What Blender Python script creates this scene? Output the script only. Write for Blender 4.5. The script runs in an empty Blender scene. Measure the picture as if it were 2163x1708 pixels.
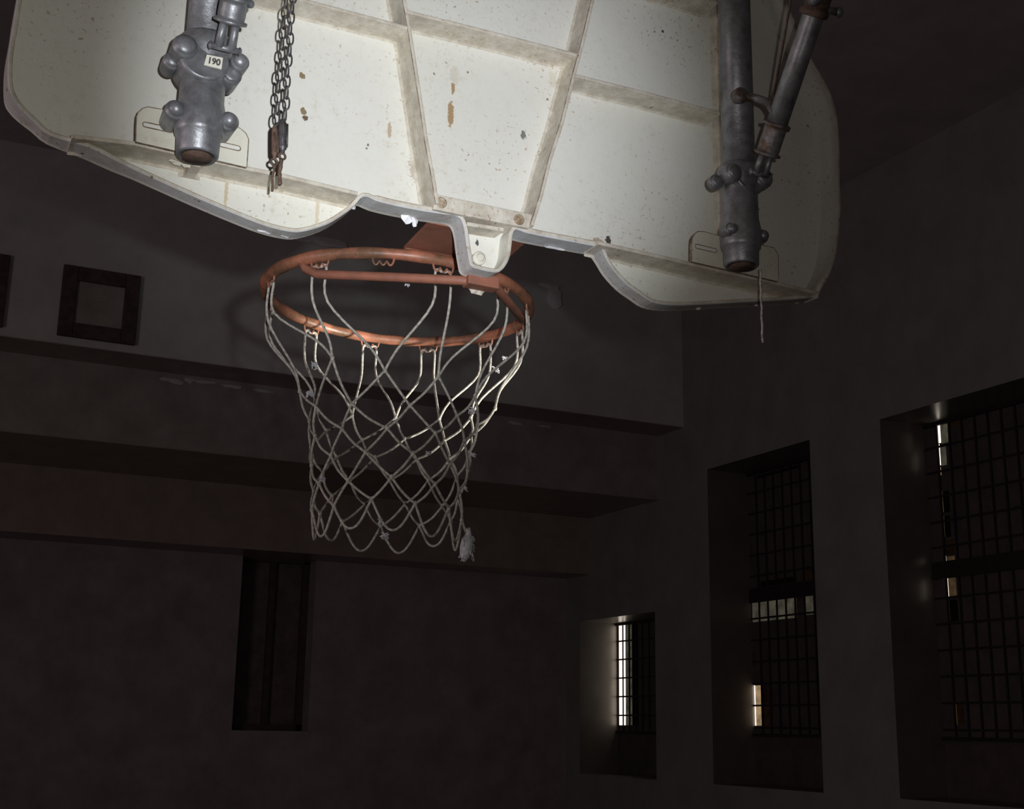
import bpy, math, random
from mathutils import Vector, Matrix
from mathutils.geometry import tessellate_polygon
random.seed(7)
S = bpy.context.scene
COL = S.collection
IW, IH = 2163, 1708
ZO = 2.9                                   # height of the hoop above the floor
# ---------------------------------------------------------------- camera
CX, CY, CZ, YAW, PITCH, ROLL, FPX = -0.76583, -1.73376, -0.74239, 0.453237, 0.243596, 0.016362, 2746.85
fw = Vector((math.sin(YAW)*math.cos(PITCH), math.cos(YAW)*math.cos(PITCH), math.sin(PITCH)))
r0 = Vector((math.cos(YAW), -math.sin(YAW), 0)); u0 = r0.cross(fw)
rt = r0*math.cos(ROLL)+u0*math.sin(ROLL); up = u0*math.cos(ROLL)-r0*math.sin(ROLL)
CAM = Vector((CX, CY, CZ))
def ray(x, y): return fw+rt*((x-IW/2)/FPX)-up*((y-IH/2)/FPX)
def atY(x, y, Y):                          # a point of the photograph measured on the vertical plane Y
    d = ray(x, y); return CAM+d*((Y-CY)/d.y)
def atX(x, y, X):
    d = ray(x, y); return CAM+d*((X-CX)/d.x)
cd = bpy.data.cameras.new('camera'); co = bpy.data.objects.new('camera', cd); COL.objects.link(co)
M3 = Matrix((rt, up, -fw)).transposed()
co.matrix_world = Matrix.Translation(CAM+Vector((0, 0, ZO))) @ M3.to_4x4()
cd.sensor_width = 36; cd.lens = FPX/IW*36; cd.clip_start = .02; cd.clip_end = 200
S.camera = co
S.view_settings.view_transform = 'Standard'; S.view_settings.look = 'None'
S.view_settings.gamma = 1; S.view_settings.exposure = 0; S.view_settings.use_curve_mapping = False
# ---------------------------------------------------------------- materials
def nt(name):
    m = bpy.data.materials.new(name); m.use_nodes = True
    t = m.node_tree; b = t.nodes['Principled BSDF']; return m, t, b
def N(t, k, **kw):
    n = t.nodes.new(k)
    for a, v in kw.items():
        if a in n.inputs: n.inputs[a].default_value = v
        else: setattr(n, a, v)
    return n
def ramp(t, src, a, b, ca=(0, 0, 0, 1), cb=(1, 1, 1, 1)):
    r = N(t, 'ShaderNodeValToRGB'); r.color_ramp.elements[0].position = a; r.color_ramp.elements[1].position = b
    r.color_ramp.elements[0].color = ca; r.color_ramp.elements[1].color = cb
    t.links.new(src, r.inputs[0]); return r.outputs[0]
def mix(t, fac, a, b, mode='MIX'):
    m = N(t, 'ShaderNodeMix', data_type='RGBA', blend_type=mode)
    for s, i in ((fac, 0), (a, 6), (b, 7)):
        if hasattr(s, 'links'): t.links.new(s, m.inputs[i])
        elif i == 0: m.inputs[0].default_value = s
        else: m.inputs[i].default_value = (*s, 1) if len(s) == 3 else s
    return m.outputs[2]
def noise(t, vec, scale, detail=4, rough=.6, w=None):
    n = N(t, 'ShaderNodeTexNoise'); n.inputs['Scale'].default_value = scale
    n.inputs['Detail'].default_value = detail; n.inputs['Roughness'].default_value = rough
    t.links.new(vec, n.inputs['Vector']); return n.outputs['Fac']
def mapping(t, vec, loc=(0, 0, 0), rot=(0, 0, 0), sc=(1, 1, 1)):
    m = N(t, 'ShaderNodeMapping'); m.inputs[1].default_value = loc; m.inputs[2].default_value = rot; m.inputs[3].default_value = sc
    t.links.new(vec, m.inputs[0]); return m.outputs[0]
def math_(t, op, a, b=0.):
    m = N(t, 'ShaderNodeMath', operation=op)
    for i, s in enumerate((a, b)):
        if hasattr(s, 'links'): t.links.new(s, m.inputs[i])
        else: m.inputs[i].default_value = s
    return m.outputs[0]
def bump(t, b, h, strength=.3, dist=.002):
    n = N(t, 'ShaderNodeBump'); n.inputs['Strength'].default_value = strength; n.inputs['Distance'].default_value = dist
    t.links.new(h, n.inputs['Height']); t.links.new(n.outputs[0], b.inputs['Normal'])
def enamel(name, dirt=.0, stains=(), col=(.72, .71, .65)):
    m, t, b = nt(name); P = N(t, 'ShaderNodeNewGeometry').outputs['Position']
    c = mix(t, ramp(t, noise(t, P, 2.2, 3), .35, .7), col, (col[0]*.93, col[1]*.94, col[2]*.9))
    grime = ramp(t, noise(t, P, 38, 6, .75), .50-dirt*.25, .74-dirt*.2)
    c = mix(t, math_(t, 'MULTIPLY', grime, .10+dirt*.9), c, (.33, .27, .2))
    bl = math_(t, 'MULTIPLY', ramp(t, noise(t, mapping(t, P, (5, 0, 2)), 60, 5, .75), .53, .68), ramp(t, noise(t, mapping(t, P, (9, 0, 1)), 7, 2), .42, .6))
    c = mix(t, math_(t, 'MULTIPLY', bl, .32), c, (.42, .36, .22))
    # rust freckles, denser in some places than in others
    dens = ramp(t, noise(t, P, 5.5, 3), .42, .62)
    sp = ramp(t, noise(t, P, 150, 2, .5), .63, .68)
    c = mix(t, math_(t, 'MULTIPLY', math_(t, 'MULTIPLY', sp, dens), .75), c, (.34, .23, .12))
    sp2 = ramp(t, noise(t, mapping(t, P, (3, 1, 7)), 48, 2, .5), .735, .755)
    c = mix(t, math_(t, 'MULTIPLY', sp2, .85), c, (.16, .1, .05))
    dr = ramp(t, noise(t, mapping(t, P, sc=(55, 1, 3.2)), 1, 3, .6), .66, .8)
    c = mix(t, math_(t, 'MULTIPLY', dr, .22), c, (.4, .3, .16))
    for (x, z, w, h, ang, cc, s) in stains:
        v = mapping(t, P, (-x, 0, -z-ZO)); v = mapping(t, v, rot=(0, ang, 0), sc=(1/w, 0, 1/h))
        L = N(t, 'ShaderNodeVectorMath', operation='LENGTH'); t.links.new(v, L.inputs[0])
        k = math_(t, 'ADD', L.outputs['Value'], math_(t, 'MULTIPLY', math_(t, 'SUBTRACT', noise(t, P, 190, 3, .7), .5), 2.2))
        c = mix(t, math_(t, 'MULTIPLY', ramp(t, k, .8, 1.15, (1, 1, 1, 1), (0, 0, 0, 1)), s), c, cc)
    t.links.new(c, b.inputs['Base Color']); b.inputs['Roughness'].default_value = .62
    b.inputs['Specular IOR Level'].default_value = .25
    bump(t, b, noise(t, P, 75, 5, .65), .35, .0015)
    return m
def simple(name, a, bcol, scale=30, rough=.6, metal=0., lo=.4, hi=.65, bs=.3, bd=.001, spec=.5):
    m, t, b = nt(name); P = N(t, 'ShaderNodeNewGeometry').outputs['Position']
    c = mix(t, ramp(t, noise(t, P, scale, 5, .65), lo, hi), a, bcol)
    t.links.new(c, b.inputs['Base Color']); b.inputs['Roughness'].default_value = rough; b.inputs['Metallic'].default_value = metal
    b.inputs['Specular IOR Level'].default_value = spec
    if bs: bump(t, b, noise(t, P, scale*3, 4, .6), bs, bd)
    return m
PD = .0468                                  # depth of the ribs behind the board's face
def st(px, py, w, h, ang=0, c=(.33, .19, .06), s=.85, Y=0.):
    p = atY(px, py, Y); return (p.x, p.z, w, h, ang, c, s)
stains = [st(957, 185, .0035, .012), st(952, 240, .0055, .026, -.08), st(960, 160, .009, .016, 0, (.4, .3, .2), .25), st(823, 275, .0035, .014, 0, (.4, .26, .15), .7),
          st(638, 160, .005, .005, 0, (.2, .13, .05), .9), st(641, 235, .005, .006, 0, (.2, .13, .05), .9), st(645, 249, .005, .005, 0, (.12, .07, .03), .95),
          st(880, 345, .014, .032, .1, (.35, .25, .17), .6), st(884, 338, .008, .012, 0, (.03, .03, .05), .75),
          st(1285, 508, .006, .01, 0, (.05, .035, .02), .95), st(1262, 508, .012, .005, 0, (.3, .2, .1), .7),
          st(478, 402, .003, .03, 0, (.5, .38, .2), .7), st(670, 450, .003, .04, 0, (.52, .42, .26), .6),
          st(1105, 285, .005, .009, .6, (.08, .08, .07), .8), st(1168, 168, .008, .016, .6, (.5, .42, .25), .3),
          st(1175, 255, .006, .006, 0, (.35, .3, .2), .6), st(1008, 513, .003, .006, 0, (.03, .03, .03), .9),
          st(1400, 66, .003, .003, 0, (.06, .05, .02), .95), st(1130, 400, .005, .02, 0, (.45, .36, .2), .5)]
M_PANEL = enamel('cream_enamel', 0, stains)
M_RIB = enamel('grimy_cream_enamel', .55, (), (.68, .64, .55))
M_FLANGE = enamel('chipped_shaded_enamel', .35, (), (.55, .56, .56))  # dimmer light on the flange's underside is put into this grey
M_PAD = enamel('cream_enamel_plate', .1, (), (.7, .68, .58))
M_LINE = simple('brown_edge_line', (.12, .08, .05), (.38, .31, .23), 60, .8)  # dark brown line along the edges of ribs, plates and slots
M_BOLT = simple('rusty_bolt', (.45, .38, .28), (.2, .12, .06), 130, .8, .1)
M_WHITE = simple('peeled_paint', (.8, .8, .82), (.7, .7, .72), 60, .7)
M_GALV = simple('aluminium_paint', (.29, .3, .315), (.15, .15, .155), 45, .42, .45, .35, .7, .45, .0012)
M_GALVR = simple('rusty_galvanised', (.24, .24, .25), (.13, .09, .06), 55, .5, .4, .42, .6, .5, .0015)
M_DARKRUST = simple('dark_rust', (.085, .055, .04), (.16, .1, .07), 90, .75, .15)
M_CHAIN = simple('tarnished_steel', (.12, .12, .125), (.075, .06, .055), 120, .5, .6)
M_ORANGE = simple('orange_rust_paint', (.38, .145, .085), (.14, .075, .042), 13, .42, .0, .40, .6, .5, .0012)
M_ORANGE2 = simple('faded_orange_paint', (.30, .12, .075), (.22, .095, .06), 25, .6, .0, .4, .65, .2, .0008)
M_CORD = simple('dirty_cotton_cord', (.52, .5, .44), (.3, .285, .25), 160, .9, 0, .4, .6, .5, .001, .1)
M_LINT = simple('frayed_cotton', (.55, .55, .58), (.42, .42, .44), 200, .95, 0, .4, .6, .5, .001, .1)
M_BLACK = simple('ink', (.03, .03, .03), (.05, .05, .05), 20, .7)
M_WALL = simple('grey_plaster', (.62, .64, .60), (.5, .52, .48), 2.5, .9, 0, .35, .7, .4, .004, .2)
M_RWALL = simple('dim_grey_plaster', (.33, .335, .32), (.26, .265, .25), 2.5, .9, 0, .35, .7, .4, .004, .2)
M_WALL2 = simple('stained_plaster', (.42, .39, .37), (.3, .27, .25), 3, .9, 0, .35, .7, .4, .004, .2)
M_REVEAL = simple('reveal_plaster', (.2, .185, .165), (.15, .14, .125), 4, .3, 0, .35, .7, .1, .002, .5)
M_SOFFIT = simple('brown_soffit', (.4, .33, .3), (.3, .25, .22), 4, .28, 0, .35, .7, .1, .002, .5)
M_CEIL = simple('ceiling_plaster', (.6, .57, .55), (.45, .43, .42), 1.6, .9, 0, .35, .7)
M_WOOD = simple('dark_wood', (.11, .075, .07), (.06, .042, .04), 12, .7)
M_FLOOR = simple('worn_floor', (.1, .07, .05), (.07, .05, .04), 3, .6)
M_IRON = simple('black_iron', (.025, .02, .02), (.05, .035, .03), 40, .7, .2)
M_BOARD = simple('dark_boarding', (.13, .10, .10), (.08, .065, .065), 6, .9, 0, .35, .7, 0)
M_DOOR = simple('dark_doorway_boards', (.2, .16, .16), (.13, .1, .1), 6, .9)
def glass(name, tint, rough=0):
    m, t, b = nt(name); t.nodes.remove(b); o = t.nodes['Material Output']
    tr = N(t, 'ShaderNodeBsdfTransparent'); df = N(t, 'ShaderNodeBsdfDiffuse'); mx = N(t, 'ShaderNodeMixShader')
    P = N(t, 'ShaderNodeNewGeometry').outputs['Position']
    c = mix(t, ramp(t, noise(t, P, 9, 4), .35, .7), tint, tuple(v*.6 for v in tint))
    t.links.new(c, tr.inputs[0]); df.inputs[0].default_value = (.06, .055, .05, 1); mx.inputs[0].default_value = .15
    t.links.new(tr.outputs[0], mx.inputs[1]); t.links.new(df.outputs[0], mx.inputs[2]); t.links.new(mx.outputs[0], o.inputs[0])
    return m
G = {1: glass('clear_pane', (1, 1, 1)), .6: glass('dusty_pane', (.5, .44, .36)), .3: glass('grimy_pane', (.2, .17, .13)), .2: glass('frosted_grimy_pane', (.2, .205, .19)),
     .1: glass('sooted_pane', (.06, .045, .035)), .03: glass('blackened_pane', (.02, .015, .013))}
# ---------------------------------------------------------------- mesh builder
class MB:
    def __init__(s): s.v = []; s.f = []; s.m = []; s.sm = []
    def face(s, idx, mi=0, smooth=False): s.f.append(tuple(idx)); s.m.append(mi); s.sm.append(smooth)
    def add(s, vs): b = len(s.v); s.v.extend(Vector(p) for p in vs); return b
    def box(s, a, b, mi=0):
        x0, y0, z0 = a; x1, y1, z1 = b
        return s.hexa([(x0, y0, z0), (x1, y0, z0), (x1, y1, z0), (x0, y1, z0), (x0, y0, z1), (x1, y0, z1), (x1, y1, z1), (x0, y1, z1)], mi)
    def hexa(s, p, mi=0):
        b = s.add(p)
        for q in ((3, 2, 1, 0), (4, 5, 6, 7), (0, 1, 5, 4), (1, 2, 6, 5), (2, 3, 7, 6), (3, 0, 4, 7)): s.face([b+i for i in q], mi)
        return s
    def tube(s, pts, r, n=10, closed=False, mi=0, cap=True):
        pts = [Vector(p) for p in pts]; m = len(pts); rr = r if isinstance(r, (list, tuple)) else [r]*m
        T = []
        for i in range(m):
            a = pts[(i-1) % m] if (closed or i > 0) else pts[0]; c = pts[(i+1) % m] if (closed or i < m-1) else pts[-1]
            d = (c-a); T.append(d.normalized() if d.length > 1e-9 else Vector((0, 0, 1)))
        ref = Vector((0, 0, 1)) if abs(T[0].z) < .9 else Vector((1, 0, 0))
        nn = (ref-T[0]*ref.dot(T[0])).normalized(); rings = []
        for i in range(m):
            nn = (nn-T[i]*nn.dot(T[i])).normalized(); bb = T[i].cross(nn)
            rings.append(s.add([pts[i]+(nn*math.cos(2*math.pi*k/n)+bb*math.sin(2*math.pi*k/n))*rr[i] for k in range(n)]))
        for i in range(m if closed else m-1):
            a, c = rings[i], rings[(i+1) % m]
            for k in range(n): s.face((a+k, a+(k+1) % n, c+(k+1) % n, c+k), mi, True)
        if cap and not closed:
            s.face([rings[0]+k for k in reversed(range(n))], mi); s.face([rings[-1]+k for k in range(n)], mi)
        return s
    def lathe(s, c, axis, prof, n=32, mi=0):       # prof: (distance along axis, radius)
        c = Vector(c); ax = Vector(axis).normalized(); ref = Vector((0, 0, 1)) if abs(ax.z) < .9 else Vector((1, 0, 0))
        e = (ref-ax*ref.dot(ax)).normalized(); f = ax.cross(e); rings = []
        for (h, r) in prof: rings.append(s.add([c+ax*h+(e*math.cos(2*math.pi*k/n)+f*math.sin(2*math.pi*k/n))*max(r, 1e-5) for k in range(n)]))
        for i in range(len(prof)-1):
            for k in range(n): s.face((rings[i]+k, rings[i]+(k+1) % n, rings[i+1]+(k+1) % n, rings[i+1]+k), mi, True)
        s.face([rings[0]+k for k in reversed(range(n))], mi); s.face([rings[-1]+k for k in range(n)], mi)
        return s
    def dome(s, c, axis, r, h, base=.0, mi=0):
        prof = [(-base, r)]+[(h*math.sin(a), r*math.cos(a)) for a in [i*math.pi/2/7 for i in range(8)]]
        return s.lathe(c, axis, prof, 20, mi)
    def build(s, name, mat, parent=None, bevel=0):
        base = parent['_o'] if parent is not None and '_o' in parent else (0, 0, 0)
        if parent is not None and '_o' not in parent and parent.type == 'MESH': base = tuple(parent.get('_b', (0, 0, 0)))
        me = bpy.data.meshes.new(name)
        o_ = Vector(base)
        off = Vector((0, 0, ZO)) if parent is None else Vector((0, 0, 0))
        if parent is None:                     # origin of a lone mesh: middle of its foot
            xs = [p.x for p in s.v]; ys = [p.y for p in s.v]; zs = [p.z for p in s.v]
            o_ = Vector(((min(xs)+max(xs))/2, (min(ys)+max(ys))/2, min(zs)))
        me.from_pydata([tuple(p-o_) for p in s.v], [], s.f)
        mats = mat if isinstance(mat, (list, tuple)) else [mat]
        for m in mats: me.materials.append(m)
        me.polygons.foreach_set('material_index', s.m); me.polygons.foreach_set('use_smooth', s.sm); me.update()
        o = bpy.data.objects.new(name, me); COL.objects.link(o)
        if parent is None: o.location = o_+off
        else: o.parent = parent
        o['_b'] = tuple(o_)
        if bevel:
            bv = o.modifiers.new('bevel', 'BEVEL'); bv.width = bevel; bv.segments = 2; bv.limit_method = 'ANGLE'
        return o
def tag(o, label=None, cat=None, group=None, kind=None):
    for k, v in (('label', label), ('category', cat), ('group', group), ('kind', kind)):
        if v: o[k] = v
    return o
def thing(name, loc, label=None, cat=None, group=None, kind=None):
    o = bpy.data.objects.new(name, None); COL.objects.link(o); o.empty_display_size = .05
    o.location = Vector(loc)+Vector((0, 0, ZO)); o['_o'] = tuple(loc); return tag(o, label, cat, group, kind)
def cr(pts, n=6):                           # smooth curve through points
    pts = [Vector(p) for p in pts]; out = []
    for i in range(len(pts)-1):
        p0 = pts[max(i-1, 0)]; p1 = pts[i]; p2 = pts[i+1]; p3 = pts[min(i+2, len(pts)-1)]
        for k in range(n):
            t = k/n; out.append(.5*((2*p1)+(p2-p0)*t+(2*p0-5*p1+4*p2-p3)*t*t+(3*p1-p0-3*p2+p3)*t**3))
    out.append(pts[-1]); return out
# ---------------------------------------------------------------- the backboard, seen from behind
BB = thing('basketball_backboard', (0, 0, -.07), 'white fan-shaped metal backboard seen from its ribbed and rust-freckled back', 'backboard')
outl = []                                  # (x, z, depth of the flange there)
def addo(px, py, Y, d):
    p = atY(px, py, Y); outl.append((p.x, p.z, d))
for p in ((36, 0), (28, 52), (19, 104), (16, 145), (17.6, 181)): addo(*p, -PD, PD)
addo(26, 204.5, -.042, .042); addo(44, 230, -.034, .034); addo(72.5, 257, -.028, .028); addo(106, 285, -.026, .026); addo(177, 331, 0, .036); addo(230, 355, 0, .034)
for p in ((287, 378), (403.6, 430), (494, 468), (549, 489), (598, 501), (630, 501), (679, 486), (714, 465), (735, 449)): addo(*p, 0, .027)
addo(753, 431, 0, .034)
for p in ((780, 441), (820, 451), (875.5, 461.5), (917, 467.5), (938, 470), (950, 474), (957, 482), (962, 500), (966, 530), (971, 560), (975, 574), (987, 581), (1025, 589), (1040, 584), (1051, 570), (1058, 552), (1061, 530), (1064, 508), (1070, 500), (1080, 502), (1097, 507.6), (1153, 518.7), (1219.5, 531)): addo(*p, 0, .035)
addo(1247, 537, 0, .034)
for p in ((1261, 553), (1277.7, 580), (1305.5, 610), (1333, 630), (1361, 647.7), (1402.5, 654), (1468, 652), (1536, 648), (1604, 644.5), (1682, 639)): addo(*p, 0, .027)
addo(1716, 630, -.015, .03)
for p in ((1735, 612), (1753, 580), (1766.7, 540), (1773.5, 487), (1777, 435), (1775, 384), (1774, 307), (1770, 251), (1757.5, 202), (1736, 159), (1711.5, 116.5)): addo(*p, -PD, PD)
nA = 26
for i in range(1, nA):
    a = math.radians(23.1+(178.2-23.1)*i/nA); R = .702+(.686-.702)*i/nA
    outl.append((R*math.cos(a), .1745+R*math.sin(a)+.012*i/nA, PD))
# round the outline off with a spline
def smooth_closed(P, n=4):
    out = []; m = len(P)
    for i in range(m):
        q = [Vector(P[(i+j) % m]) for j in (-1, 0, 1, 2)]
        for k in range(n):
            t = k/n; out.append(.5*((2*q[1])+(q[2]-q[0])*t+(2*q[0]-5*q[1]+4*q[2]-q[3])*t*t+(3*q[1]-q[0]-3*q[2]+q[3])*t**3))
    return out
OUT = smooth_closed(outl, 3)
m_ = len(OUT)
pl = MB()
F0 = pl.add([(p[0], 0, p[1]) for p in OUT]); F1 = pl.add([(p[0], .007, p[1]) for p in OUT])
for tri in tessellate_polygon([[Vector((p[0], p[1], 0)) for p in OUT]]):
    a, b_, c = tri; pl.face((F0+a, F0+b_, F0+c)); pl.face((F1+c, F1+b_, F1+a))
for i in range(m_): pl.face((F0+i, F0+(i+1) % m_, F1+(i+1) % m_, F1+i))
pl.build('board_panel', M_PANEL, BB)
fl = MB(); TH = .0072
inn = []
area = sum(OUT[i][0]*OUT[(i+1) % m_][1]-OUT[(i+1) % m_][0]*OUT[i][1] for i in range(m_))
sgn = 1 if area > 0 else -1
for i in range(m_):
    d = (OUT[(i+1) % m_]-OUT[i-1]); t2 = Vector((d[0], d[1])).normalized(); n2 = Vector((-t2.y, t2.x))*sgn
    TH_ = (.0095 if -.17 < OUT[i][0] < .215 and OUT[i][1] < .1 and abs(OUT[i][0]-.016) > .05 else .0062); inn.append((OUT[i][0]+n2.x*TH_, OUT[i][1]+n2.y*TH_))
L = [fl.add([(OUT[i][0]-0*0, .0, OUT[i][1]) for i in range(m_)]), fl.add([(OUT[i][0], -OUT[i][2]+.0015, OUT[i][1]) for i in range(m_)]),
     fl.add([((OUT[i][0]*.75+inn[i][0]*.25), -OUT[i][2], OUT[i][1]*.75+inn[i][1]*.25) for i in range(m_)]),
     fl.add([((OUT[i][0]*.25+inn[i][0]*.75), -OUT[i][2], OUT[i][1]*.25+inn[i][1]*.75) for i in range(m_)]),
     fl.add([(inn[i][0], -OUT[i][2]+.0015, inn[i][1]) for i in range(m_)]), fl.add([(inn[i][0], -.0002, inn[i][1]) for i in range(m_)])]
for j in range(5):
    for i in range(m_):
        k = (i+1) % m_; fl.face((L[j]+i, L[j]+k, L[j+1]+k, L[j+1]+i), (0, 0, 1, 1, 2)[j], False)
fl.build('board_flange', [M_FLANGE, M_LINE if False else M_RIB, M_PANEL], BB)
def rib(name, pts, dep=PD, th=.0055, line=1, mat=None):
    """a rib standing on the board's back; pts are (x, z); a dark brown line runs along its outer edge"""
    b = MB(); n = len(pts); nor = []
    for i in range(n):
        a = Vector(pts[max(i-1, 0)]); c = Vector(pts[min(i+1, n-1)]); t2 = (c-a).normalized(); nor.append(Vector((-t2.y, t2.x)))
    def ring(i):
        p = Vector(pts[i]); q = nor[i]; h = th/2
        prof = [(-h*2.2, 0), (-h*1.2, -.003), (-h, -.008), (-h*.85, -dep+.001), (-h*.6, -dep), (h*.35, -dep), (h*.8, -dep+.0006), (h, -dep+.003), (h, -.008), (h*1.2, -.003), (h*2.2, 0)]
        return [(p.x+q.x*s, y, p.y+q.y*s) for s, y in prof]
    R = [b.add(ring(i)) for i in range(n)]
    for i in range(n-1):
        for k in range(10):
            mi = 1 if (k in ((6, 7) if line > 0 else (3,))) else 0
            b.face((R[i]+k, R[i]+k+1, R[i+1]+k+1, R[i+1]+k), mi, False)
    b.face([R[0]+k for k in range(11)]); b.face([R[-1]+k for k in reversed(range(11))])
    return b.build(name, [mat or M_RIB, M_LINE], BB)
XZ = lambda px, py, Y=-PD: (lambda p: (p.x, p.z))(atY(px, py, Y))
# bottom cross rib
rib('cross_rib', [XZ(152, 287), XZ(284, 302), XZ(523, 355), XZ(585, 367), XZ(756, 408)], th=.007)
rib('cross_rib', [XZ(1264, 512), XZ(1420, 547), XZ(1520, 571), XZ(1620, 592), XZ(1722, 617)], th=.007)
b = MB(); q = [atY(*p, -.042) for p in ((921, 409), (1128, 453), (1118, 482), (915, 441))]
b.hexa([(q[3].x, -.042, q[3].z), (q[2].x, -.042, q[2].z), (q[2].x, -.0005, q[2].z), (q[3].x, -.0005, q[3].z), (q[0].x, -.042, q[0].z), (q[1].x, -.042, q[1].z), (q[1].x, -.0005, q[1].z), (q[0].x, -.0005, q[0].z)])
b.build('bolting_block', M_RIB, BB, .0015)
# diagonal ribs
dl = [XZ(*p) for p in ((854, 0), (864, 56), (872.7, 112), (887, 202), (901, 298), (915, 374), (924, 430))]
dr = [XZ(*p) for p in ((1252, 0), (1232.5, 84), (1213, 157), (1187.5, 258.6), (1162, 337), (1142.6, 416), (1124, 475))]
def extend(pts, z):
    (x1, z1), (x2, z2) = pts[0], pts[1]; t = (z-z1)/(z2-z1); return [(x1+(x2-x1)*t, z)]+pts
rib('diagonal_rib', extend(dl, .80), th=.008, line=-1)
rib('diagonal_rib', extend(dr, .80), th=.008, line=-1)
# upper cross ribs
rib('cross_rib', [(-.445, XZ(644, 0)[1]), XZ(644, 0), XZ(824, 47.7), XZ(862, 58)])
rib('cross_rib', [XZ(861.5, 24), XZ(1030, 66), XZ(1207, 112), XZ(1222, 116)], th=.006)
rib('cross_rib', [XZ(1214, 158), XZ(1370, 197), XZ(1523, 238.5), (.445, XZ(1523, 238.5)[1])])
zt = XZ(1523, 7)[1]
rib('cross_rib', [(.27, zt), (.445, zt)]); rib('cross_rib', [(-.445, zt), (-.30, zt)])
# upright ribs behind the posts
zb = XZ(1500, 566)[1]
for sx in (-1, 1): rib('upright_rib', [(.476 if sx > 0 else -.434, .72), (.476 if sx > 0 else -.434, zb)], th=.014, line=-1)
# pocket at the foot of the stem: inner bolt and lip
pk = MB(); c = atY(1011, 546, -.004)
pk.lathe(c, (0, -1, 0), [(-.004, .011), (.003, .011), (.004, .009), (.004, .006), (.009, .006), (.010, .004)], 20); pk.build('stem_bolt', M_PAD, BB)
pk = MB(); a = atY(985, 470, -.03); b2 = atY(1062, 485, -.03); pk.hexa([(a.x, -.034, a.z-.006), (b2.x, -.034, b2.z-.004), (b2.x, 0, b2.z-.004), (a.x, 0, a.z-.006), (a.x, -.034, a.z), (b2.x, -.034, b2.z+.002), (b2.x, 0, b2.z+.002), (a.x, 0, a.z)])
pk.build('stem_lip', M_RIB, BB, .001)
for px, py in ((932, 428), (1096, 464)):
    c = atY(px, py, -.042); b = MB(); b.lathe(c, (0, -1, 0), [(-.01, .0088), (.0015, .0088), (.003, .0075), (.003, .0060), (.0012, .0055), (.0012, .0035), (.004, .003)], 18); b.build('rusty_bolt', M_BOLT, BB)
# paint hanging off the edges
def flake(cx, cz, y, w, h, name='paint_flake', par=BB, mat=M_WHITE, seed=1):
    rnd = random.Random(seed); n = 11; f_ = []; b = MB()
    for i in range(n):
        a = 2*math.pi*i/n; q = .65+.5*rnd.random(); f_.append((cx+w*q*math.cos(a), y+.004*rnd.random(), cz+h*q*math.sin(a)))
    A = b.add(f_); B = b.add([(x, yy+.0012, z) for x, yy, z in f_]); ca = b.add([(cx, y-.003, cz)]); cb = b.add([(cx, y+.004, cz)])
    for i in range(n):
        k = (i+1) % n; b.face((A+i, A+k, ca)); b.face((B+k, B+i, cb)); b.face((A+i, B+i, B+k, A+k))
    return b.build(name, mat, par)
for k, (px, py, w, h) in enumerate(((861, 458, .010, .012), (876, 468, .006, .008), (528, 470, .012, .005), (745, 437, .005, .004), (862, 448, .014, .003), (560, 489, .014, .003), (602, 497, .008, .003), (1172, 524, .02, .002), (1475, 651, .006, .0025), (1600, 645, .008, .002))):
    p = atY(px, py, -.004); flake(p.x, p.z, -.006, w, h, seed=k+3)
for k, (px, py) in enumerate(((372, 344), (398, 352))):
    p = atY(px, py, -.03); flake(p.x, p.z, -.034, .010, .0035, seed=k+30, mat=M_PAD)
# ---------------------------------------------------------------- mounting plates + posts
def pad(sx, pts, slots):
    b = MB(); P = [atY(px, py, -PD-.001) for px, py in pts]
    A = b.add([(p.x, -PD-.0065, p.z) for p in P]); B = b.add([(p.x, -PD-.0003, p.z) for p in P]); n = len(P)
    for tri in tessellate_polygon([[Vector((p.x, p.z, 0)) for p in P]]):
        b.face([A+i for i in tri]); b.face([B+i for i in reversed(tri)])
    for i in range(n): b.face((A+i, A+(i+1) % n, B+(i+1) % n, B+i), 1)
    b.tube([(p.x, -PD-.0063, p.z) for p in P], .0008, 6, False, 1); o = b.build('mounting_plate', [M_PAD, M_LINE], BB)
    for (p, q, h) in slots:
        a = atY(*p, -PD-.0066); c = atY(*q, -PD-.0066); t_ = (c-a).normalized(); nn = Vector((-t_.z, 0, t_.x)); pts2 = []
        for s0, cc in ((1, c), (-1, a)):
            for k in range(7):
                an = -math.pi/2+math.pi*k/6; pts2.append(cc+t_*s0*h*math.cos(an)+nn*s0*h*math.sin(an))
        b = MB(); b.tube([(q_.x, -PD-.0062, q_.z) for q_ in pts2], .0011, 6, True, 0); 
        V = b.add([(q_.x, -PD-.0067, q_.z) for q_ in pts2]); b.face([V+i for i in range(14)], 1)
        b.build('slot', [M_LINE, M_PANEL], BB)
    return o
pad(-1, ((285, 302), (285.5, 270), (287, 250), (291, 240), (300, 232), (311, 229), (344, 235), (420, 252), (490, 268), (505, 274), (517, 284), (523, 297), (521, 330), (519, 356)), (((307, 263), (362, 275), .0035), ((468, 305), (503, 313), .0035)))
pad(1, ((1457, 554), (1457, 520), (1458, 505), (1463, 496), (1470, 491), (1482, 491), (1516, 500), (1560, 510), (1630, 525), (1640, 540), (1640, 596)), (((1472, 520), (1510, 529), .0035),))
PY = -.086
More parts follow.
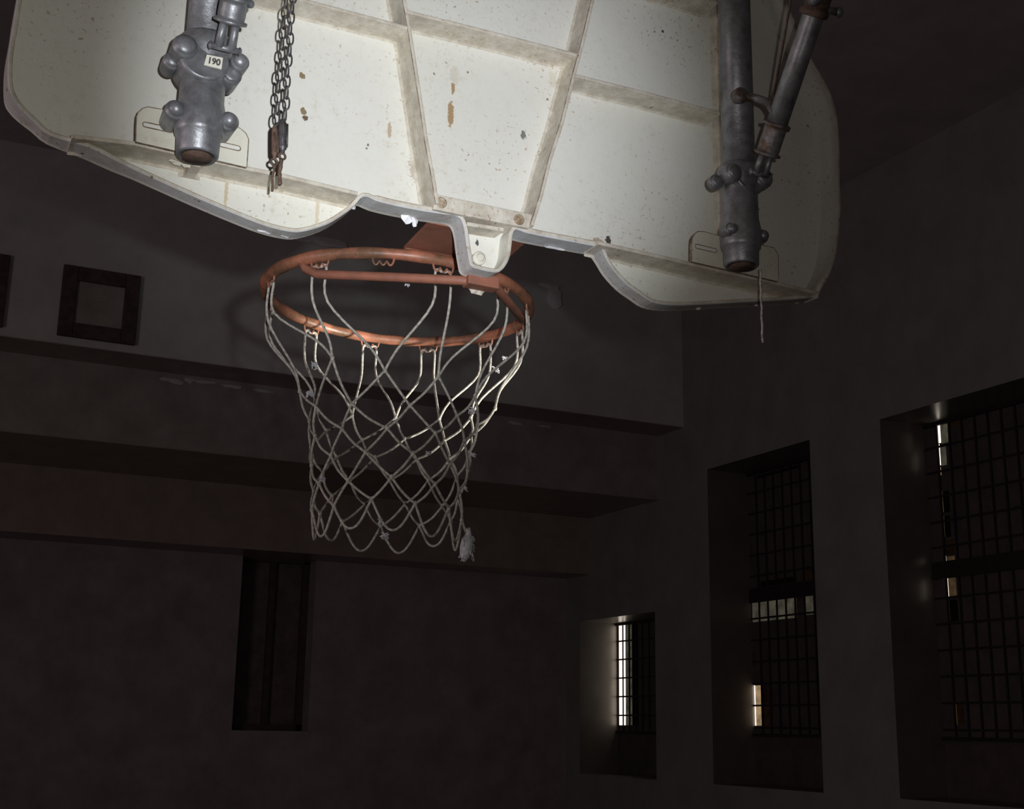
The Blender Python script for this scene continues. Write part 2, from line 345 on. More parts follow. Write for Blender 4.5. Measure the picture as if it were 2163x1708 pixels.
def post(sx, X, label):
    o = thing('support_post', (X, PY, -.002), label, 'post', 'steel posts holding the backboard')
    b = MB(); b.lathe((X, PY, 0), (0, 0, 1), [(.16, .0275), (.5, .0275), (3.0, .0275), (4.16, .0275)], 40); b.build('pipe', M_GALV, o)
    b = MB(); b.lathe((X, PY, 0), (0, 0, 1), [(.004, .021), (-.001, .022), (-.003, .026), (0, .0285), (.026, .0295), (.0275, .032), (.034, .0335), (.060, .034), (.071, .032), (.078, .0305), (.13, .030), (.136, .0315), (.150, .036), (.166, .037), (.172, .034), (.174, .028)], 48)
    b.build('clamp_sleeve', M_GALV, o)
    b = MB(); b.lathe((X, PY, 0), (0, 0, 1), [(-.0045, .0), (-.0045, .0205), (-.001, .0205)], 32); b.build('end_plug', M_DARKRUST, o)
    return o
def boss(par, c, r, y0, y1, dome=.6, name='clamp_bolt', mat=None, tw=(0, 0, 0)):
    """a clamp ear: round lug running back towards the board, domed in front"""
    b = MB(); c = Vector(c); ax = (Vector((0, -1, 0))+Vector(tw)).normalized()
    b.lathe(c, ax, [(-y1, r*.8), (-y1*.9, r*.95), (-.3*y1, r), (0, r*1.04), (r*.12, r*1.0), (r*.2, r*.86), (r*.32, r*.8)]+[(r*.32+r*dome*math.sin(a), r*.8*math.cos(a)) for a in [i*math.pi/2/6 for i in range(1, 7)]], 24)
    return b.build(name, mat or M_GALV, par)
XL, XR = -.4418, .4515
PL = post(-1, XL, 'left grey steel post clamped to the back of the backboard beside the chains')
PR = post(1, XR, 'right grey steel post clamped to the back of the backboard with a slanting brace')
def lug(par, X, z, s, r=.0135, y=-.1, reach=.036, dz=0, depth=.05):
    boss(par, (X+s*reach, y, z+dz), r, 0, depth, .75)
    b = MB(); b.hexa([(X+s*.012, -.1, z-.014), (X+s*reach, -.098, z-.011+dz), (X+s*reach, -.07, z-.011+dz), (X+s*.012, -.065, z-.014), (X+s*.012, -.1, z+.014), (X+s*reach, -.098, z+.011+dz), (X+s*reach, -.07, z+.011+dz), (X+s*.012, -.065, z+.014)])
    b.build('clamp_ear', M_GALV, par, .004)
for par, X in ((PL, XL), (PR, XR)):
    for s in (-1, 1): lug(par, X, .052, s, .0135 if par is PL else .0115, reach=.036 if par is PL else (.029 if s < 0 else .033), depth=.05 if par is PL else .02)
# upper collar of the left post
c = atY(391, 98, -.122); boss(PL, c, .0165, 0, .05, .35)
b = MB(); b.lathe((XL-.006, -.118, c.z-.006), (0, -1, .1), [(-.05, .034), (-.004, .034), (0, .031)], 28); b.build('collar_plate', M_GALV, PL)
c = atY(364, 129, -.09); boss(PL, c, .0125, 0, .03, .4)
c = atY(507, 131, -.115); boss(PL, c, .0125, 0, .05, .6)
c = atY(489, 158, -.10); boss(PL, c, .014, 0, .04, .2)
# upper collar of the right post
c = atY(1513, 384, -.09); boss(PR, c, .0125, 0, .012, .3)
c = atY(1549, 364, -.115); boss(PR, c, .0155, 0, .02, .3)
c = atY(1612, 375, -.112); boss(PR, c, .018, 0, .02, .3)
b = MB(); b.lathe((XR+.006, -.112, c.z+.002), (0, -1, .1), [(-.045, .034), (-.004, .034), (0, .031)], 28); b.build('collar_plate', M_GALV, PR)
# number plate
q = [atY(437, 115, -.127), atY(471, 122, -.128), atY(468, 146, -.121), atY(431, 137, -.120)]
b = MB(); A = b.add(q); B = b.add([p+Vector((0, .002, 0)) for p in q]); b.face((A+3, A+2, A+1, A)); b.face((B, B+1, B+2, B+3))
for i in range(4): b.face((A+i, A+(i+1) % 4, B+(i+1) % 4, B+i))
plate = b.build('number_plate', M_PAD, PL)
tc = bpy.data.curves.new('number', 'FONT'); tc.body = '190'; tc.size = .0115; tc.extrude = .0003; tc.align_x = 'CENTER'; tc.align_y = 'CENTER'; tc.offset = .0004
to = bpy.data.objects.new('tmp_text', tc); COL.objects.link(to); bpy.context.view_layer.update()
me = bpy.data.meshes.new_from_object(to); bpy.data.objects.remove(to)
ex = ((q[1]-q[0])+(q[2]-q[3])).normalized(); ey = ((q[0]-q[3])+(q[1]-q[2])).normalized(); ez = ex.cross(ey).normalized(); ey = ez.cross(ex)
cc = (q[0]+q[1]+q[2]+q[3])/4+ez*.0016-Vector(PL['_o'])
me.transform(Matrix.Translation(cc) @ Matrix((ex, ey, ez)).transposed().to_4x4()); me.materials.clear(); me.materials.append(M_BLACK)
nm = bpy.data.objects.new('number', me); COL.objects.link(nm); nm.parent = plate
# ---------------------------------------------------------------- slanting braces
def solveY(px, py, X):
    lo, hi = -1.5, .3
    for _ in range(60):
        mid = (lo+hi)/2
        if atY(px, py, mid).x > X: hi = mid
        else: lo = mid
    return (lo+hi)/2
def brace(P0, D, label, rusty, t0, Lp=4.62, coupler=None):
    o = thing('diagonal_brace', P0, label, 'brace', 'diagonal braces of the backboard posts')
    D = D.normalized(); s_ = D.cross(Vector((0, 1, 0))).normalized(); s_ = Vector((1, 0, 0))-D*D.x; s_.normalize()
    b = MB()
    for k in (-1, 1): b.tube([P0+s_*k*.0085, P0+s_*k*.0085+D*t0*.5, P0+s_*k*.0075+D*t0], [.0065, .0058, .0055], 10)
    b.build('clevis_fork', M_GALV, o)
    b = MB(); b.tube([P0-s_*.019, P0+s_*.019], .0045, 10); b.dome(P0-s_*.019, -s_, .006, .004); b.dome(P0+s_*.019, s_, .006, .004); b.build('clevis_pin', M_GALV, o)
    mt = M_GALVR if rusty else M_GALV
    b = MB(); c0 = P0+D*t0; H = .052 if rusty else .034
    b.lathe(c0, D, [(-.002, .014), (0, .0225), (.004, .0225), (.005, .018), (.010, .0185), (H-.010, .0185), (H-.005, .018), (H-.004, .0235), (H, .0235), (H+.001, .017)], 28); b.build('coupling', mt, o)
    b = MB(); e = c0+D*(H-.004)+s_*.022; b.tube([c0+D*(H-.002), e+s_*.002], .004, 8); b.dome(e, s_, .0055, .005, .004); b.build('set_bolt', mt, o)
    b = MB(); b.lathe(c0+D*H, D, [(0, .0175), (.12, .0175), (Lp, .0175)], 28); b.build('pipe', M_GALV, o)
    return o, c0, s_
P0 = atY(1606, 367, -.128); Yb = solveY(1722, 20, P0.x)
Pe = Vector((P0.x, Yb, atY(1722, 20, Yb).z)); DR = Pe-P0

BR, c0, s_ = brace(P0, DR, 'slanting grey brace pipe bolted to the right post through a rusty coupling', True, .032)
Pl = atY(475, 102, -.142); DL = Vector((0, DR.y, DR.z))
BL, c1, s1 = brace(Pl, DL, 'slanting grey brace bolted to the collar of the left post', False, .034)
# upper joint of the right brace, its hinge link and the thin rusty rod
Dn = DR.normalized(); tj = (Pe-P0).length
b = MB(); b.lathe(P0+Dn*(tj-.012), Dn, [(0, .018), (.002, .023), (.01, .024), (.012, .020), (.035, .020), (.037, .024), (.045, .024), (.047, .018)], 26); b.build('coupling', M_DARKRUST, BR)
c = P0+Dn*tj+Vector((.038, -.01, -.0)); b = MB(); b.tube([P0+Dn*(tj+.004), c], .006, 10); b.dome(c, (1, -.6, 0), .009, .008, .003); b.build('set_bolt', M_GALV, BR)
c = P0+Dn*tj+Vector((-.016, -.022, .004)); b = MB(); b.dome(c, (-.3, -1, 0), .010, .007, .012); b.build('set_bolt', M_GALV, BR)
hb = atY(1566, 200, -.118); b = MB(); b.dome(hb, (0, -1, 0), .0135, .006, .012); b.build('hinge_bolt', M_GALVR, BR)
lk = cr([hb+Vector((0, .004, 0)), atY(1600, 209, -.125), atY(1622, 218, -.15), P0+Dn*.10+Vector((-.012, 0, 0))], 5)
b = MB(); b.tube(lk, .0075, 8); b.build('hinge_link', M_GALVR, BR)
b = MB(); b.tube([atY(1634, 200, -.165), atY(1660, 60, -.24), atY(1672, -10, -.27)], .0022, 8); b.build('rusty_rod', M_DARKRUST, BR)
# ---------------------------------------------------------------- chains
def link_mb(c, zl, wl, r, ang, tilt=0):
    b = MB(); pts = []
    for k in range(20):
        a = 2*math.pi*k/20; x = wl*math.copysign(abs(math.cos(a))**.8, math.cos(a)); z = zl*math.copysign(abs(math.sin(a))**.85, math.sin(a))
        pts.append(Vector((c[0]+x*math.cos(ang), c[1]+x*math.sin(ang), c[2]+z)))
    return b.tube(pts, r, 7, True)
def chain(x, dx, z0, mat_, label, phase, y=-.12):
    o = thing('hanging_chain', (x, y, z0), label, 'chain', 'steel chains in front of the backboard')
    n = int((.80-z0)/.0163)
    for k in range(n):
        c = (x+dx*k+.0007*math.sin(k*1.3), y, z0+.0105+k*.0163)
        link_mb(c, .0096, .0044, .00125, (-.45 if k % 2 == phase else .92)).build('chain_link', mat_, o)
    # carry on towards the ceiling as one length
    b = MB()
    for k in range(n, n+22):
        for q_ in link_mb((x+dx*k, y, z0+.0105+k*.0163), .0098, .0046, .00135, (-.45 if k % 2 == phase else .92)).f: pass
        t_ = link_mb((x+dx*k, y, z0+.0105+k*.0163), .0098, .0046, .00135, (-.45 if k % 2 == phase else .92)); bb_ = b.add(t_.v)
        for q_ in t_.f: b.face([bb_+i for i in q_], 0, True)
    b.tube([(x+dx*(n+22), y, z0+(n+21)*.0163), (x+dx*(n+22), y, 4.16)], .0022, 8)
    b.build('upper_chain', mat_, o)
    return o
pA = atY(582, 266, -.12); pB = atY(601, 256, -.124)
chain(pA.x, .00025, pA.z, M_CHAIN, 'dark hanging chain, the left one of the pair before the board', 0)
chain(pB.x, .00005, pB.z, M_CHAIN, 'lighter grey hanging chain, the right one of the pair before the board', 1, -.124)
def snap(px, py0, py1, pxb, y, mat_, label, w):
    a = atY(px, py0, y); c = atY(pxb, py1, y); h = a.z-c.z
    o = thing('snap_hook', (c.x, y, c.z), label, 'hook', 'snap hooks on the chain ends')
    b = MB(); b.tube(cr([(a.x, y, a.z), (a.x-.001, y, a.z-.004), ((a.x+c.x)/2-.0005, y, (a.z+c.z)/2), (c.x, y, c.z+.01), (c.x, y, c.z+.003)], 4), [w*.5]*1+[w*.8]*3+[w]*9+[w*.6]*4, 12); b.build('body', mat_, o)
    b = MB(); b.tube([(a.x+w*.9, y-.002, a.z-.004), (c.x+w*.9, y-.003, c.z+.012)], .0014, 7); b.tube([(a.x-w*.5, y-.004, a.z-.01), (c.x-w*.2, y-.005, c.z+.012)], .0012, 7); b.build('spring_gate', mat_, o)
    e = MB(); e.tube([(c.x+.0045*math.cos(t), y, c.z-.0015+.0045*math.sin(t)) for t in [i*2*math.pi/16 for i in range(16)]], .0017, 7, True); e.build('eye', M_DARKRUST, o)
    return o
ca = snap(582, 268, 340, 579, -.12, M_DARKRUST, 'dark rusty snap hook on the end of the left chain', .0042)
cb = snap(599, 256, 328, 596, -.124, M_CHAIN, 'grey steel snap hook on the end of the right chain', .0058)
for (px, py, qx, qy, y, r, par) in ((578.5, 346, 574, 404, -.12, .0018, ca), (593.5, 335, 590, 391, -.124, .0027, cb)):
    a = atY(px, py, y); c = atY(qx, qy, y); b = MB()
    b.tube([a.lerp(c, t)+Vector((.0007*math.sin(t*9), 0, 0)) for t in [i/10 for i in range(11)]], [r*(1+.18*math.sin(i*2.3)) for i in range(11)], 8)
    b.build('rope_end', M_DARKRUST, par)
a = atY(1606, 568, -.10); c = atY(1612, 724, -.10); b = MB()
b.tube([(a.x+.0006*math.sin(i*1.1), -.10, a.z+(c.z-a.z)*i/24) for i in range(25)], [.0016+.0006*abs(math.sin(i*1.7)) for i in range(25)], 7)
tag(b.build('loose_string', M_CORD), 'thin frayed string dangling from the foot of the right post', 'string')
# ---------------------------------------------------------------- the hoop
RX, RY, RR, A1, A2 = .0241, .3646, .2365, -.0436, .0055
def rp(deg, dr=0, dz=0):
    t = math.radians(deg); return Vector((RX+(RR+dr)*math.cos(t), RY+(RR+dr)*math.sin(t), RR*(math.cos(t)*A1+math.sin(t)*A2)+dz))
HO = thing('basketball_hoop', (RX, RY, -.03), 'rusty orange basketball rim with a straight brace bar, jutting from the board', 'hoop')
b = MB(); b.tube([rp(i*3) for i in range(120)], [.0098+.0006*math.sin(i*.9)+(.0012 if 55 < i < 75 else 0) for i in range(120)], 14, True); b.build('rim', M_ORANGE, HO)
pc = atY(1012, 596, .006)
P_ = [rp(206, 0, -.004), rp(208, -.004, -.018), atY(672, 579, .205), atY(830, 585, .10), atY(972, 592, .012), pc, atY(1042, 600, .012), rp(338, -.012, -.014), rp(341, 0, -.004)]
b = MB(); b.tube([P_[0], P_[1]]+[P_[2]]+[P_[3]]+[P_[4], P_[5], P_[6]]+[P_[7], P_[8]], .0075, 12); b.build('brace_bar', M_ORANGE2, HO)
z0 = .0165
b = MB(); b.hexa([(-.065, .008, .0085), (.104, .008, .0085), (.122, .146, .0145), (-.052, .146, .0145), (-.065, .008, .0135), (.104, .008, .0135), (.122, .146, .0195), (-.052, .146, .0195)])
b.build('bracket_plate', M_ORANGE2, HO, .001)
b = MB(); b.tube([(-.052, .142, .0125), (.088, .142, .0125)], .0045, 8); b.build('weld_bar', M_ORANGE, HO)
q1 = atY(985, 588, .004); q2 = atY(1050, 598, .004)
b = MB(); b.hexa([(q1.x, -.006, q1.z-.010), (q2.x, -.006, q2.z-.012), (q2.x, .02, q2.z-.012), (q1.x, .02, q1.z-.010), (q1.x, -.006, q1.z+.010), (q2.x, -.006, q2.z+.008), (q2.x, .02, q2.z+.008), (q1.x, .02, q1.z+.010)])
b.build('stem_bracket', M_ORANGE2, HO, .002)
hooks = [216, 243, 267, 297, 325, 355, 23, 54, 82, 113, 148, 182]
for h in hooks:
    b = MB(); pts = []
    for i in range(25):
        t = i/24; w = (t-.5)*8.5; zz = -.009-.0075*abs(math.sin(math.pi*t*3))-(.004 if 0 < i < 24 else 0)
        pts.append(rp(h+w, .001, zz))
    b.tube([rp(h-4.4, 0, -.004)]+pts+[rp(h+4.4, 0, -.004)], .0020, 7); b.build('net_hook', M_ORANGE, HO)
p = atY(1010, 606, .02); flake(p.x, p.z-.004, .02, .016, .010, 'paint_flake', HO, M_RIB, 44)
# ---------------------------------------------------------------- the net
NE = thing('basketball_net', (RX, RY, -.44), 'torn off-white cord net hanging from the rusty rim', 'net')
use = [216, 267, 297, 325, 355, 383, 414, 442, 473, 508, 542]       # 243 has lost its loop
n_ = len(use)
rz = [(-.176, .166), (-.222, .150), (-.264, .140), (-.306, .134), (-.348, .130), (-.388, .129)]
N0 = {0: atY(813, 782, .215), 1: atY(926, 795, .205), 2: atY(1004, 836, .235), 3: atY(1046, 862, .30), 10: atY(702, 756, .235)}
def nrow(row, j):
    if row == 0 and j % n_ in N0: return N0[j % n_].copy()
    z, r = rz[row]; base = (use[j % n_]+(use[(j+1) % n_]+(360 if (j % n_)+1 >= n_ else 0)))/2 if True else 0
    a1 = base+(360/n_/2)*(row % 2); even = 241.5+(j % n_)*360/n_+(360/n_/2)*(row % 2)
    k = max(0, 1-row/2.5); a = math.radians(a1*k+even*(1-k)+2.5*row)
    rnd = random.Random(row*31+(j % n_)); rr = r+rnd.uniform(-.006, .006); z += rnd.uniform(-.006, .006)-.012*math.sin(a+.6)*0
    lean = -.004*row
    # the right side is gathered in, so that the cords bunch there
    return Vector((RX+lean*.3+rr*math.cos(a), RY+rr*math.sin(a), z+.035*max(0, math.cos(a))*(1 if row < 2 else .4)*-.3))
b = MB(); CR = .0023
for j in range(n_):
    for s, jj in ((-1, j-1), (1, j)):
        h = rp(use[j]+s*3.2, 0, -.021); e = nrow(0, jj)
        m1 = h.lerp(e, .33)+Vector((0, 0, -.006)); m1 = Vector((h.x*.86+m1.x*.14, h.y*.86+m1.y*.14, m1.z)) if abs((h-e).z) > 0 else m1
        m2 = h.lerp(e, .72)+Vector(((RX-h.x)*.02, (RY-h.y)*.02, -.008))
        b.tube(cr([rp(use[j]+s*.5, 0, -.020), h, m1, m2, e], 5), CR, 7)
for row in range(5):
    for j in range(n_):
        a = nrow(row, j)
        o1, o2 = ((j-1, j) if row % 2 == 0 else (j, j+1))
        for jj in (o1, o2):
            e = nrow(row+1, jj); md = (a+e)/2; rnd = random.Random(row*77+j*5+jj)
            out = Vector((md.x-RX, md.y-RY, 0)).normalized(); md += out*.003+Vector((0, 0, -.0035))+Vector((rnd.uniform(-.002, .002),)*3)
            b.tube(cr([a, md, e], 4), CR, 7)
for j in range(n_):                                                  # loops along the bottom
    a = nrow(5, j); e = nrow(5, j+1); md = (a+e)/2; rnd = random.Random(j+900)
    md = Vector((md.x, md.y, md.z-.040-rnd.uniform(0, .012)))
    b.tube(cr([a, a.lerp(md, .55)+Vector((0, 0, -.010)), md, e.lerp(md, .55)+Vector((0, 0, -.010)), e], 5), CR, 7)
for row in range(6):
    for j in range(n_):
        p = nrow(row, j); b.lathe(p-Vector((0, 0, .005)), (0, 0, 1), [(0, .001), (.002, .0032), (.005, .0038), (.008, .0032), (.010, .001)], 8)
b.build('net_cord', M_CORD, NE)
def tuft(p, w, h, seed, n=14):
    rnd = random.Random(seed); b = MB(); p = Vector(p)
    for i in range(n):
        a = rnd.uniform(0, 6.28); q_ = p+Vector((w*rnd.uniform(-1, 1), w*rnd.uniform(-.6, .6), h*rnd.uniform(-1, .5))); 
        m = p.lerp(q_, .5)+Vector((rnd.uniform(-w, w)*.6, 0, rnd.uniform(-h, h)*.3)); b.tube(cr([p, m, q_], 4), .0011, 5)
    b.build('frayed_tuft', M_LINT, NE)
for i, (px, py, y, w, h) in enumerate(((1065, 755, .42, .006, .008), (1047, 778, .40, .008, .010), (803, 1100, .24, .006, .008), (812, 1130, .24, .007, .009), (997, 866, .28, .007, .010), (664, 770, .33, .006, .009), (655, 828, .33, .006, .012), (905, 955, .24, .006, .005), (1000, 960, .3, .005, .006), (682, 1010, .33, .005, .007), (985, 1030, .3, .004, .006), (860, 598, .14, .004, .006))):
    tuft(atY(px, py, y), w, h, i)
p = atY(986, 1150, .30); rnd = random.Random(5)
b = MB(); b.lathe(p, (.15, 0, 1), [(-.030, .002), (-.022, .008), (-.006, .0115), (.008, .0105), (.020, .005), (.030, .002)], 12)
for i in range(26):
    a = rnd.uniform(0, 6.28); s0 = p+Vector((.009*math.cos(a), .009*math.sin(a), rnd.uniform(-.024, .018))); b.tube([s0, s0+Vector((.005*math.cos(a), .003*math.sin(a), -rnd.uniform(.004, .014)))], .0009, 5)
b.build('frayed_tuft', M_LINT, NE)
b = MB(); b.tube(cr([nrow(5, 2), (p+nrow(5, 2))/2+Vector((.004, 0, 0)), p+Vector((0, 0, .028))], 5), CR, 7); b.build('loose_cord', M_CORD, NE)
# ---------------------------------------------------------------- the hall (all distances from the lens)
W_ = 7.5
XW = CX+W_; T_ = .067*W_
XL0, YB = CX-6.5, CY-4.5
FLOOR, CEIL = -ZO, CZ+4.85
YF, Y2, Y3 = CY+1.50*W_, CY+1.565*W_, CY+1.84*W_
zL1 = atY(649, 795, YF).z; zL3 = atY(1012, 1015, Y2).z; z4 = CZ+1.75
YEND = Y3+.35
def struct(name, b, mat, bevel=0): return tag(b.build(name, mat, None, bevel), kind='structure')
b = MB(); b.box((XL0-.2, YB-.2, FLOOR-.2), (XW+T_+.4, YEND, FLOOR)); struct('floor', b, M_FLOOR)
b = MB(); b.box((XL0-.2, YB-.2, CEIL), (XW+T_+.4, YEND, CEIL+.2)); struct('ceiling', b, M_CEIL)
b = MB(); b.box((XL0-.2, YB-.2, FLOOR), (XL0, YEND, CEIL)); struct('wall_left', b, M_WALL2)
b = MB(); b.box((XL0, YB-.2, FLOOR), (XW+T_+.2, YB, CEIL)); struct('wall_rear', b, M_WALL2)
# right wall with three deep openings
OP = [(1.580, 1.797, .163), (1.227, 1.444, .345), (.886, 1.103, .345)]
ZS = CZ-.066*W_
XG = XW+T_; b = MB(); XO = XG+.008
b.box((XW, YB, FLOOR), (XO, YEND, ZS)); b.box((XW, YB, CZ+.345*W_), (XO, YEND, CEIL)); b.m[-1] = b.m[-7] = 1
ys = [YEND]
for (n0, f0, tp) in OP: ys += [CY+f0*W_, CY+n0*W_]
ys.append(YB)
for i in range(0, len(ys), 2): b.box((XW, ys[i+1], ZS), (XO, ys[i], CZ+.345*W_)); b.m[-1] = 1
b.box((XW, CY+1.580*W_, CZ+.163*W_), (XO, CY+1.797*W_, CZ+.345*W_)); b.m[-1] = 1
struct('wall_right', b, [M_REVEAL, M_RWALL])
# far wall: gallery front, its underside and the wall below
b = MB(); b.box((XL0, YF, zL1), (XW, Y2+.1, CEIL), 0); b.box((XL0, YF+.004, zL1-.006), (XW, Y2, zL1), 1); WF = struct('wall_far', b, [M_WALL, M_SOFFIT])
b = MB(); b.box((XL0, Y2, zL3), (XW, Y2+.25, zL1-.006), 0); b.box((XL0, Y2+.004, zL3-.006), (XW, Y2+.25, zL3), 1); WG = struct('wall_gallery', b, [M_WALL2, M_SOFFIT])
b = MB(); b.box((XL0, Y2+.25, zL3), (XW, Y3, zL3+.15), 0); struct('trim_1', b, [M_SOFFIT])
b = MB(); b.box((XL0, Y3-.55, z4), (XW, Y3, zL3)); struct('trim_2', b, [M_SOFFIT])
DX0, DX1 = atY(502, 1350, Y3).x, atY(660, 1350, Y3).x; DZ0, DZ1 = FLOOR, atY(580, 1168, Y3).z
DZ0 = atY(580, 1543, Y3).z
b = MB(); b.box((XL0, Y3, FLOOR), (DX0, YEND, z4)); b.box((DX1, Y3, FLOOR), (XW, YEND, z4)); b.box((DX0, Y3, DZ1), (DX1, YEND, z4)); b.box((DX0, Y3, FLOOR), (DX1, YEND, DZ0)); struct('wall_end', b, M_WALL2)
wn = thing('window_4', ((DX0+DX1)/2, Y3+.3, DZ0), kind='structure')
b = MB(); b.box((DX0, Y3+.30, DZ0), (DX1, Y3+.34, DZ1)); b.build('boarding', M_DOOR, wn)
b = MB(); b.box((DX0, Y3+.22, DZ0), (DX0+.07, Y3+.30, DZ1)); b.box((DX1-.07, Y3+.22, DZ0), (DX1, Y3+.30, DZ1)); b.box((DX0, Y3+.22, DZ1-.07), (DX1, Y3+.30, DZ1)); b.box((DX0, Y3+.22, DZ0), (DX1, Y3+.30, DZ0+.07)); b.box(((DX0+DX1)/2-.03, Y3+.24, DZ0), ((DX0+DX1)/2+.03, Y3+.30, DZ1)); b.build('window_frame', M_WOOD, wn)
# peeling plaster along the ledge
for k, (px, py, w, h) in enumerate(((372, 806, .09, .028), (350, 800, .06, .02), (430, 806, .11, .02), (490, 815, .1, .02), (560, 826, .12, .018), (400, 803, .05, .03), (1090, 893, .1, .02), (1150, 900, .09, .014))):
    p = atY(px, py, Y2-.01)
    flake(p.x, p.z, Y2-.008, w, h, 'peeling_plaster', WG, M_WALL, 60+k)
for k, (px, py, w, h) in enumerate(((1170, 628, .10, .12), (1160, 605, .14, .03), (690, 512, .24, .05), (800, 548, .14, .035), (640, 506, .12, .03))):
    p = atY(px, py, YF); flake(p.x, p.z, YF-.014, w, h, 'peeling_plaster', WF, M_WHITE, 90+k)
# square wooden frames on the gallery front
def frame(cx_, cz_, w, h, t, label):
    o = thing('square_frame', (cx_, YF, cz_-h/2), label, 'frame', 'dark square frames on the gallery front')
    b = MB(); y0, y1 = YF-.05, YF
    b.box((cx_-w/2, y0, cz_-h/2), (cx_-w/2+t, y1, cz_+h/2)); b.box((cx_+w/2-t, y0, cz_-h/2), (cx_+w/2, y1, cz_+h/2))
    b.box((cx_-w/2+t, y0, cz_+h/2-t), (cx_+w/2-t, y1, cz_+h/2)); b.box((cx_-w/2+t, y0, cz_-h/2), (cx_+w/2-t, y1, cz_-h/2+t)); b.build('frame_moulding', M_WOOD, o, .008)
    b = MB(); b.box((cx_-w/2+t, YF-.02, cz_-h/2+t), (cx_+w/2-t, YF-.004, cz_+h/2-t)); b.build('frame_panel', M_WALL2, o)
a = atY(130, 560, YF); c = atY(283, 728, YF); a2 = atY(297, 586, YF); a3 = atY(123, 712, YF)
xm = (a.x+a2.x+c.x+a3.x)/4; zm = (a.z+a2.z+c.z+a3.z)/4; ww = ((a2.x-a.x)+(c.x-a3.x))/2; hh = ((a.z-a3.z)+(a2.z-c.z))/2
frame(xm, zm, ww, hh, .125, 'dark square frame on the pale gallery front, left of the hoop')
e = atY(22, 540, YF); frame(e.x-ww/2, zm, ww, hh, .125, 'dark square frame cut off by the left edge of the view')
# windows in the right wall
XG = XW+T_                                   # plane of the bars and panes
def window(idx, k, gaps):
    n0, f0, tp = OP[k]; Ya, Yb = CY+n0*W_, CY+f0*W_; Zt = CZ+tp*W_; Zb = CZ-.002*W_
    o = thing('window_%d' % idx, (XG, (Ya+Yb)/2, ZS), kind='structure')
    rects = []
    for (x0, y0, x1, y1, g) in gaps:          # each pane measured in its own plane
        p, q_ = atX(x0, (y0+y1)/2, XG), atX(x1, (y0+y1)/2, XG); u_, v_ = atX((x0+x1)/2, y0, XG), atX((x0+x1)/2, y1, XG)
        rects.append((min(q_.y, p.y), max(q_.y, p.y), v_.z, u_.z, g))
    # boarding = everything that is not a pane
    yc = sorted({Ya-.05, Yb+.05, *[r[0] for r in rects], *[r[1] for r in rects]}); zc = sorted({ZS-.05, Zt+.05, *[r[2] for r in rects], *[r[3] for r in rects]})
    b = MB()
    for i in range(len(yc)-1):
        for j in range(len(zc)-1):
            my, mz = (yc[i]+yc[i+1])/2, (zc[j]+zc[j+1])/2
            if not any(r[0] < my < r[1] and r[2] < mz < r[3] for r in rects): b.box((XG, yc[i], zc[j]), (XG+.006, yc[i+1], zc[j+1]))
    b.build('boarding', M_BOARD, o)
    for r in rects:
        if r[4] < 1:
            b = MB(); b.box((XG+.001, r[0], r[2]), (XG+.005, r[1], r[3])); b.build('pane', G[r[4]], o)
    b = MB()
    y = Yb-.019*W_
    while y > Ya: b.box((XG-.014, y-.009, Zb), (XG-.002, y+.009, Zt)); y -= .019*W_
    z = Zt-.0283*W_
    while z > Zb+.05: b.box((XG-.012, Ya, z-.009), (XG-.003, Yb, z+.009)); z -= .0283*W_
    b.box((XG-.03, Ya, Zb-.03), (XG, Yb, Zb)); b.box((XG-.03, Ya, Zt-.03), (XG, Yb, Zt))
    if k: b.box((XG-.025, Ya, CZ+.168*W_), (XG, Yb, CZ+.187*W_))
    b.build('window_bars', M_IRON, o)
w1 = [(1307, 1303, 1321, 1531, 1), (1321, 1303, 1335, 1531, .2), (1336, 1303, 1348, 1531, .03)]
w2 = [(1588, 1262, 1683, 1309, .2), (1698, 1256, 1718, 1298, .2), (1588, 1262, 1592, 1286, 1), (1699, 1200, 1716, 1228, .1), (1606, 1222, 1682, 1234, .03), (1590, 1447, 1596, 1532, 1), (1596, 1447, 1610, 1532, .6), (1612, 1450, 1626, 1532, .1), (1586, 1150, 1590, 1185, .1), (1591, 1375, 1596, 1408, .1), (1600, 992, 1690, 999, .03)]
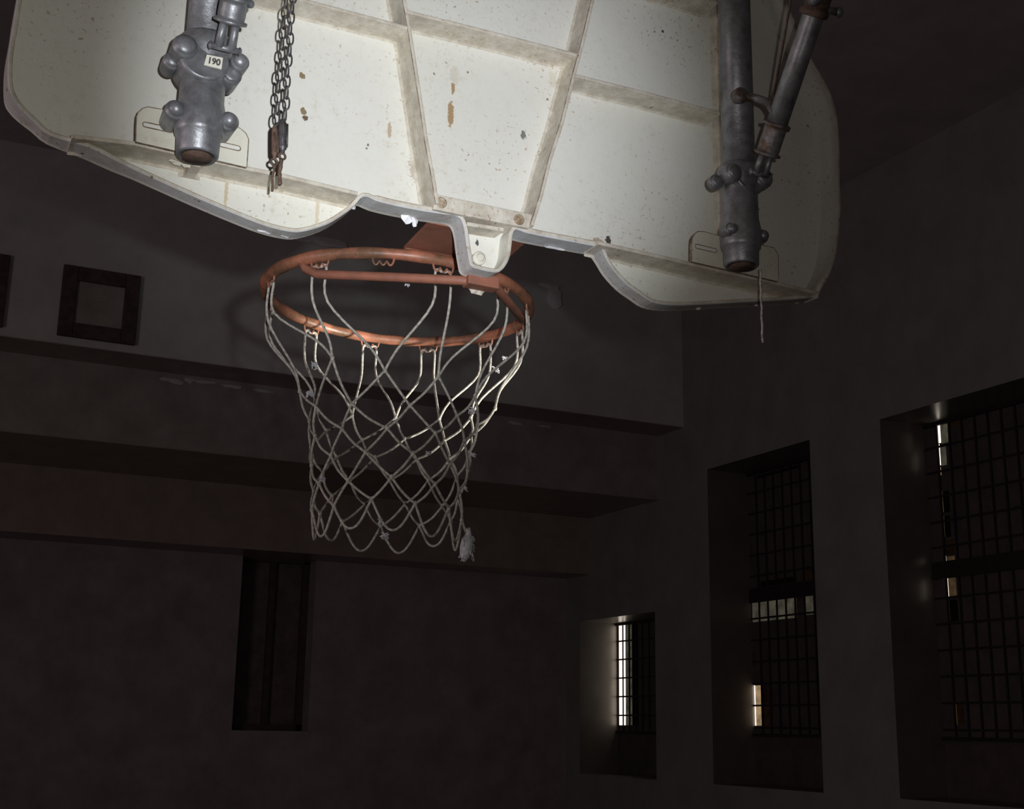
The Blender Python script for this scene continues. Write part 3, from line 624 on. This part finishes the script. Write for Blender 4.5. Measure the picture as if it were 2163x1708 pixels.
w3 = [(1979, 884, 1986, 936, 1), (1986, 884, 2002, 936, .2), (2006, 876, 2028, 900, .1), (1980, 938, 1986, 983, 1), (1986, 938, 1999, 983, .2), (1983, 986, 1988, 1004, .6), (1987, 1036, 1992, 1082, .3), (1992, 1036, 2006, 1082, .03), (1990, 1088, 1995, 1134, .3), (1995, 1088, 2008, 1134, .03), (1993, 1140, 2016, 1172, .1), (1994, 1172, 1999, 1188, 1), (1999, 1174, 2017, 1184, .3), (1997, 1214, 2003, 1260, 1), (2003, 1214, 2020, 1262, .3), (2001, 1266, 2006, 1312, .3), (2006, 1266, 2024, 1312, .03), (2015, 1484, 2021, 1530, .3), (2021, 1484, 2037, 1530, .1)]
window(1, 0, w1); window(2, 1, w2); window(3, 2, w3)
# ---------------------------------------------------------------- light
def spot(name, loc, target, power, size, blend, rad, col):
    l = bpy.data.lights.new(name, 'SPOT'); l.energy = power; l.spot_size = math.radians(size); l.spot_blend = blend; l.shadow_soft_size = rad; l.color = col
    o = bpy.data.objects.new(name, l); COL.objects.link(o); loc = Vector(loc)+Vector((0, 0, ZO)); o.location = loc
    o.rotation_euler = (Vector(target)+Vector((0, 0, ZO))-loc).to_track_quat('-Z', 'Y').to_euler(); return o
LP = CAM+rt*.079+up*.064
tg = atY(895, 270, 0)
spot('torch_beam', LP, tg, 165, 28.5, 1.0, .012, (.90, .93, 1))
spot('torch_spill', LP, atY(640, 400, 0), 27, 59, 1.0, .012, (1, .98, .92))
spot('second_torch', (2.0, -1.5, -1.2), (.13, .50, -.10), 1000, 6.5, 1.0, .02, (1, .97, .88))
al = bpy.data.lights.new('ambient_fill', 'AREA'); al.shape = 'RECTANGLE'; al.size = 2.4; al.size_y = 3; al.energy = 95; al.color = (1, .80, .84)  # added soft fill to lift the dark hall; no doorway stands here
ao = bpy.data.objects.new('ambient_fill', al); COL.objects.link(ao); ao.location = (XL0+.05, CY+1.2, 2.2); ao.rotation_euler = (0, math.radians(-90), 0)
w = bpy.data.worlds.new('world'); S.world = w; w.use_nodes = True
bg = w.node_tree.nodes['Background']; bg.inputs[0].default_value = (1, .86, .72, 1); bg.inputs[1].default_value = 2.2
S.cycles.sample_clamp_indirect = 2.0; S.cycles.max_bounces = 6; S.cycles.transparent_max_bounces = 8
for o in list(bpy.data.objects):
    for k in ('_o', '_b'):
        if k in o: del o[k]
